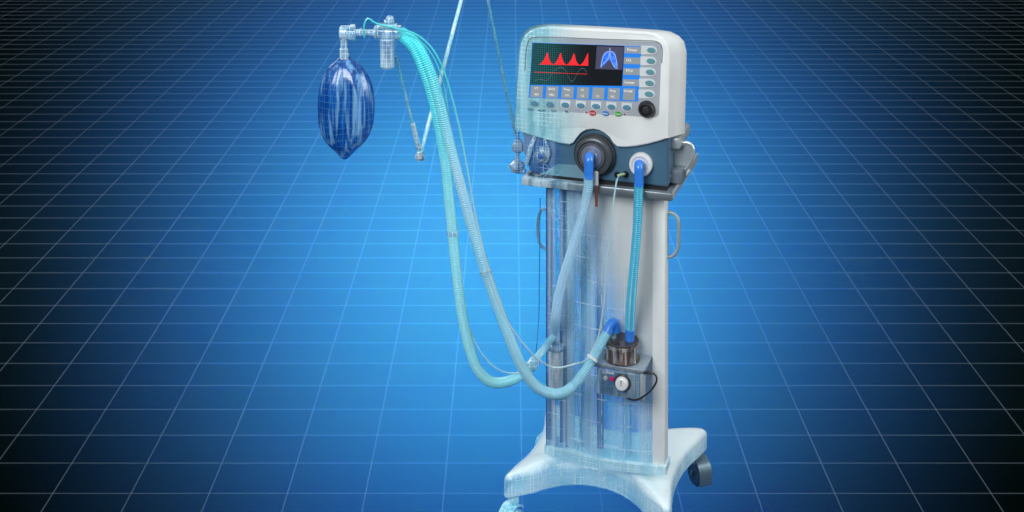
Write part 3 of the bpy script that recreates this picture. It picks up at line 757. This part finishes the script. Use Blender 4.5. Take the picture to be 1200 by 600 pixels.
b = B(); tube(b, [MW(691, 183.5, -.028), MW(690.8, 183.5, -.045), MW(690.4, 184, -.055), MW(690.2, 187, -.062), MW(690, 196, -.063), MW(690, 209.5, -.063)], .0130, 20, .003); part('elbow', b, M_elb, h3, I4)
A4 = [MW(748.6, 214, -.04), MW(748, 235, -.04), MW(747, 262, -.042), MW(744.5, 295, -.045), MW(741.5, 330, -.04), MW(739.2, 360, -.02), MW(738, 388, .01)]
h4 = hose('breathing_hose', 'short teal hose hanging straight from the white port to the humidifier', A4, .0122, m_portB)
b = B(); tube(b, [MW(749, 192.5, -.008), MW(748.9, 192.5, -.025), MW(748.8, 193, -.034), MW(748.7, 196, -.040), MW(748.7, 205, -.041), MW(748.7, 218, -.041)], .0128, 20, .003); part('elbow', b, M_elb, h4, I4)
cuff(h4, MW(738.3, 385, .006), MW(737.8, 399, .010), .0130, M_elb, 'cuff')

# thin sensor lines
def thin(name, label, pts, r, mat, cat='tube'):
    b = B(); tube(b, pts, r, 8, .008)
    o = part(name, b, mat, None, I4, base=pts[0]); return tagit(o, label, cat, 'thin sensor tubes' if cat == 'tube' else None)
m_thc = hose_mat('thin_cyan_line', [(.95, (.55, .75, .82), .75), (1.4, (.08, .68, .74), .95), (1.8, (.06, .72, .80), .95)])
thin('sensor_tube', 'longest thin tube, cyan at the connector and pale where it reaches the green plug', [W(427, 44, Ya-.02), W(427, 28, Ya-.03), W(431, 21.5, Ya-.03), W(440, 27, Ya-.03), W(463, 33, Ya-.03), W(487, 40, Ya-.03), W(505, 55, Ya-.03), W(519, 80, Ya-.03), W(529, 112, Ya-.03), W(538, 148, Ya-.03), W(547, 195, Ya-.03), W(556, 245, Ya-.03), W(568, 300, Ya-.03), W(585, 358, Ya-.02), W(608, 396, Ya), W(632, 422, Ya+.03), W(652, 431, Ya+.06), W(672, 427, Ya+.06), W(690, 418, Yf(690, -.1)), MW(700, 398, -.08), MW(707, 360, -.08), MW(711, 310, -.08), MW(716, 260, -.08), MW(720, 228, -.07), MW(723, 211, -.05), MW(726, 205.8, -.02)], .0024, m_thc)
thin('sensor_tube', 'thinner cyan tube close behind the outer hose reaching lowest on the left', [W(466, 36, Ya-.03), W(488, 45, Ya-.03), W(505, 62, Ya-.03), W(517, 88, Ya-.03), W(524, 120, Ya-.01), W(527, 160, Ya+.02), W(527, 200, Ya+.06), W(534, 260, Ya+.06), W(540, 320, Ya+.06), W(549, 380, Ya+.06), W(565, 415, Ya+.07), W(586, 434, Ya+.09), W(606, 437, Ya+.12), W(622, 430, Ya+.15)], .0018, m_thc)
b = B(); tube(b, [MW(732, 204, .0), MW(730.5, 204, -.018), MW(727, 204.8, -.022), MW(724, 206, -.022)], .0036, 12, .003); o = part('sensor_plug', b, M_green, None, I4, base=MW(730, 204, 0)); tagit(o, 'small pale green plug in the black sockets between the two ports', 'plug')
thin('signal_cable', 'thin dark cable hanging straight down left of the column', [MW(633, 232, .04), MW(632.5, 280, .04), MW(632, 330, .04), MW(631.5, 370, .03), MW(630, 392, .0), MW(628, 414, -.04)], .0012, solid('dark_blue_line', (.02, .16, .42), .4), 'cable')

# ---------------------------------------------------------------- support arm
AR = thing('support_arm', 'see-through jointed arm of thin rods between ventilator side and bag connector', 'support arm', MW(606, 205, .10), I4)
top = W(558, -66, 3.55); jl = W(492.5, 181, 3.36); cr = MW(604, 158, .10)
b = B(); cyl(b, cr, top, .0040, 14); part('rear_rod', b, M_rodd, AR, I4)
b = B(); cyl(b, top, jl, .0056, 14); part('middle_rod', b, M_rod, AR, I4)
b = B(); cyl(b, jl, W(464, 66, Ya+.02), .0038, 14); fr = part('front_rod', b, M_rodd, AR, I4)
b = B(); p0 = jl.lerp(W(464, 66, Ya+.02), .08); p1 = jl.lerp(W(464, 66, Ya+.02), .32); cyl(b, p0, p1, .0068, 14, .001); part('rod_sleeve', b, M_clear, fr, I4)
b = B(); ball(b, top, .016); part('joint', b, M_joint, AR, I4)
b = B(); ball(b, W(492, 183, 3.36), .0135); lathe(b, W(492, 183, 3.345), (0, -1, 0), [(0, .013), (.006, .013), (.008, .008)], 20); ball(b, W(491, 173, 3.36), .009); jj = part('joint', b, M_joint, AR, I4)
b = B(); cyl(b, W(492, 183, 3.34), W(492.3, 184, 3.32), .0065, 6); part('joint_screw', b, M_chrome, jj, I4)
for nm, x, y, rr, hh in (('clamp_knob', 607, 170, .019, .040), ('clamp_knob', 606, 193, .024, .026)):
    c = MW(x, y, .05)
    b = B(); lathe(b, c-Vector((0, 0, hh/2)), (0, 0, 1), [(0, rr*.55), (hh*.12, rr*.9), (hh*.35, rr), (hh*.6, rr*.95), (hh*.8, rr*.6), (hh, rr*.45)], 9); part(nm, b, M_joint, AR, I4, ang=25)
b = B(); cyl(b, MW(606.5, 203, .05), MW(606.5, 155, .05), .006, 12); part('clamp_stem', b, M_joint, AR, I4)
b = B(); q0 = MW(600, 199, .05); q1 = MW(616, 201, .05); cyl(b, q0, q1, .0085, 14, .001); part('clamp_jaw', b, M_joint, AR, I4)

# ---------------------------------------------------------------- connector assembly with water cup
CN = thing('patient_connector', 'clear plastic elbow connector with a small water cup hung above the blue bag', 'connector', W(452, 45, Ya), I4)
X1 = Vector((1, 0, 0)); Z1 = Vector((0, 0, 1)); px_ = Ya/FP
b = B(); lathe(b, W(398, 38, Ya), X1, [(0, 6.6*px_), (1.5*px_, 8.2*px_), (12*px_, 8.2*px_), (13*px_, 9.6*px_), (18*px_, 9.6*px_), (19*px_, 7*px_)], 28); part('elbow', b, M_clear, CN, I4, ang=30)
b = B(); lathe(b, W(416, 38, Ya), X1, [(0, 4*px_), (6*px_, 4*px_), (6.2*px_, 5*px_), (8*px_, 5*px_), (8.2*px_, 3.6*px_), (22*px_, 3.6*px_), (22.2*px_, 6*px_), (24*px_, 6*px_)], 22); part('cross_tube', b, M_clear, CN, I4, ang=30)
b = B(); lathe(b, W(439, 38, Ya), X1, [(0, 8*px_), (2*px_, 8*px_), (2.2*px_, 6*px_), (8*px_, 7.5*px_), (24*px_, 7.5*px_), (28*px_, 8.5*px_), (31*px_, 8.5*px_)], 24); part('tee_body', b, M_clear, CN, I4, ang=30)
p = W(452, 30, Ya); b = B(); box(b, p.x-.022, p.x+.030, Ya-.02, Ya+.02, p.z-.004, p.z+.004, .002); part('mount_plate', b, M_rod, CN, I4)
b = B(); ball(b, W(457, 23, Ya), 5.2*px_); cyl(b, W(450, 25, Ya), W(462, 25, Ya), 2.5*px_, 12); part('mount_knob', b, M_joint, CN, I4)
p = W(454, 79.5, Ya)
b = B(); lathe(b, p, Z1, [(0, 7*px_), (2*px_, 8.6*px_), (26*px_, 8.8*px_), (30*px_, 9.2*px_), (33*px_, 9.2*px_), (34*px_, 7*px_)], 28); cp = part('water_cup', b, M_clear, CN, I4, ang=30)
b = B(); cyl(b, p+Z1*.008, p+Z1*.068, .0055, 14); part('cup_core', b, solid('core_blue', (.01, .06, .34), .3), cp, I4)
b = B(); lathe(b, W(403, 66, Ya), Z1, [(0, 5*px_), (2*px_, 5.2*px_), (9*px_, 5.2*px_), (9.5*px_, 4*px_), (22*px_, 4*px_)], 22); part('bag_neck', b, M_clear, CN, I4, ang=30)

# ---------------------------------------------------------------- blue test bag
BG = thing('breathing_bag', 'deflated blue oval breathing bag with white streaks hanging from the connector', 'breathing bag', W(404, 186, Ya), I4)
prof = [(60, 4.2, 0), (66, 5.2, 0), (69, 8.5, 0), (73, 13, 0), (78, 19, .2), (86, 25, .4), (96, 29.5, .7), (108, 32, 1), (120, 33.2, 1), (132, 33, 1), (144, 32, 1), (155, 29, 1), (163, 25, .9), (170, 19.5, .8), (176, 13, .6), (181, 8, .4), (184.5, 5, .2), (186.5, 2, 0)]
sp = spline([Vector((y, r_, k*10)) for y, r_, k in prof], 2.0)
rings = []; n = 84
for p in sp:
    y, r_, k = p.x, p.y, p.z/10
    c = W(404+1.2*sin((y-60)/40), y, Ya); ring = []
    for i in range(n):
        a = 2*pi*i/n
        fold = 1 + k*(.11*cos(6*a+.6*sin(y/30))+.04*cos(11*a+1.2+.5*sin(y/17))+.035*sin(19*a+y/23.))*(.4+.6*abs(sin(a)))
        ring.append(c+Vector((cos(a)*r_*px_*(1+.02*k*cos(5*a)), sin(a)*r_*px_*.62*fold, 0)))
    rings.append(ring)
b = B(); loft(b, rings); part('bag_film', b, M_bag, BG, I4, ang=180)
b = B(); cyl(b, W(403.5, 70, Ya), W(403.5, 62, Ya), 5.6*px_, 22, .002); part('bag_collar', b, M_clear, BG, I4)

# ---------------------------------------------------------------- lights
spots = [
(-0.013,3.20,-0.64,44, 0.01,0.74,1.16),
(-0.013,3.20,-1.34,44, 0.00,0.00,3.24),
(-0.016,3.90,-0.78,66, 0.00,1.09,0.00),
(-0.016,3.90,-1.17,44, 0.00,0.00,6.68),
(-0.016,3.90,-1.64,44, 0.79,2.18,7.03),
(-0.018,4.60,-0.92,55, 0.14,0.67,0.00),
(-0.018,4.60,-1.38,44, 0.00,1.79,7.84),
(-0.018,4.60,-1.38,55, 0.00,7.06,0.00),
(-0.018,4.60,-1.93,44, 1.38,0.02,25.64),
(-0.020,5.10,-1.02,55, 0.18,0.53,0.00),
(-0.020,5.10,-1.53,44, 0.00,2.45,0.00),
(-0.020,5.10,-2.14,44, 2.01,11.12,33.48),
(-0.023,5.70,-1.14,55, 0.62,2.47,0.00),
(-0.023,5.70,-1.71,44, 0.00,4.15,0.00),
(-0.023,5.70,-2.39,44, 2.04,21.04,84.92),
(-0.023,5.70,-2.39,55, 1.89,3.55,0.00),
(-0.027,6.70,-1.34,44, 0.00,0.74,0.00),
(-0.027,6.70,-1.34,55, 0.82,0.53,0.00),
(-0.027,6.70,-2.01,44, 0.15,9.03,0.00),
(-0.027,6.70,-2.81,44, 3.42,32.65,101.49),
(-0.027,6.70,-2.81,55, 1.70,7.11,9.46),
(-0.032,8.00,-1.60,55, 0.49,1.94,0.00),
(-0.032,8.00,-2.40,44, 0.00,6.64,0.00),
(-0.032,8.00,-3.36,44, 4.21,36.76,132.72),
(-0.032,8.00,-3.36,55, 3.42,7.09,23.99),
(-0.038,9.60,-1.92,44, 0.45,0.69,0.00),
(-0.038,9.60,-1.92,55, 0.00,5.47,0.00),
(-0.038,9.60,-4.03,44, 3.22,35.31,131.24),
(-0.038,9.60,-4.03,55, 3.59,12.55,0.00),
(-0.046,11.50,-2.30,44, 0.18,4.44,0.00),
(-0.046,11.50,-3.45,44, 0.00,0.00,6.87),
(-0.046,11.50,-3.45,55, 0.00,0.00,62.25),
(-0.046,11.50,-4.83,44, 6.86,38.31,74.03),
(-0.046,11.50,-4.83,55, 1.31,0.01,0.00),
(-0.056,14.00,-4.20,55, 0.00,0.00,37.66),
(-0.056,14.00,-4.20,66, 0.00,0.00,23.55),
(-0.056,14.00,-5.88,44, 3.92,43.83,24.48),
(-0.056,14.00,-5.88,55, 6.31,17.50,0.13),]
for x, y, z, half, r_, g_, b_ in spots:  # unseen spots added below the floor, fitted to form its blue glow
    mx = max(r_, g_, b_)
    L = bpy.data.lights.new('added_underfloor_spot', 'SPOT'); L.energy = mx*1.25; L.color = (r_/mx, g_/mx, b_/mx)
    L.spot_size = radians(2*half); L.spot_blend = 1.0; L.shadow_soft_size = .02
    o = bpy.data.objects.new('added_underfloor_spot', L); o.location = (x, y, z); o.rotation_euler = (pi, 0, 0); COL.objects.link(o)
def area(name, loc, aim, size, en, col):
    L = bpy.data.lights.new(name, 'AREA'); L.energy = en; L.color = col; L.shape = 'RECTANGLE'; L.size, L.size_y = size
    o = bpy.data.objects.new(name, L); o.location = loc; o.rotation_euler = (Vector(aim)-Vector(loc)).to_track_quat('-Z', 'Y').to_euler(); COL.objects.link(o)
T_ = (.25, 3.6, .9)
area('key_lamp', (-1.4, .0, 3.2), T_, (1.8, 1.8), 138, (.96, 1, 1))
area('side_lamp', (3.6, 2.6, 2.2), T_, (1.2, 2.0), 60, (.96, 1, 1))
area('back_lamp', (-2.2, 6.2, 2.8), T_, (1.5, 1.5), 40, (.75, .9, 1))
# soft studio surround: brighter above, black below the floor
w = bpy.data.worlds.new('World'); S.world = w; w.use_nodes = True
nt = w.node_tree; bg = nt.nodes['Background']
tc = nt.nodes.new('ShaderNodeTexCoord'); sx = nt.nodes.new('ShaderNodeSeparateXYZ'); mr = nt.nodes.new('ShaderNodeMapRange')
nt.links.new(tc.outputs['Generated'], sx.inputs[0]); nt.links.new(sx.outputs[2], mr.inputs[0])
mr.inputs[1].default_value = .0; mr.inputs[2].default_value = .6; mr.inputs[3].default_value = 0; mr.inputs[4].default_value = .65
nt.links.new(mr.outputs[0], bg.inputs[1]); bg.inputs[0].default_value = (.85, .93, 1, 1)

# ---------------------------------------------------------------- camera
cd = bpy.data.cameras.new('camera'); cam = bpy.data.objects.new('camera', cd); COL.objects.link(cam)
cam.location = CAM; cam.rotation_euler = (pi/2, 0, 0); cd.sensor_width = 36; cd.lens = 36*FP/1200; cd.shift_y = -575/1200
cd.clip_start = .05; cd.clip_end = 200; S.camera = cam
S.view_settings.view_transform = 'Standard'; S.view_settings.look = 'None'; S.view_settings.exposure = 0; S.view_settings.gamma = 1
S.render.engine = 'CYCLES'; S.cycles.transparent_max_bounces = 40; S.cycles.max_bounces = 8
S.render.resolution_x = 1024; S.render.resolution_y = 512
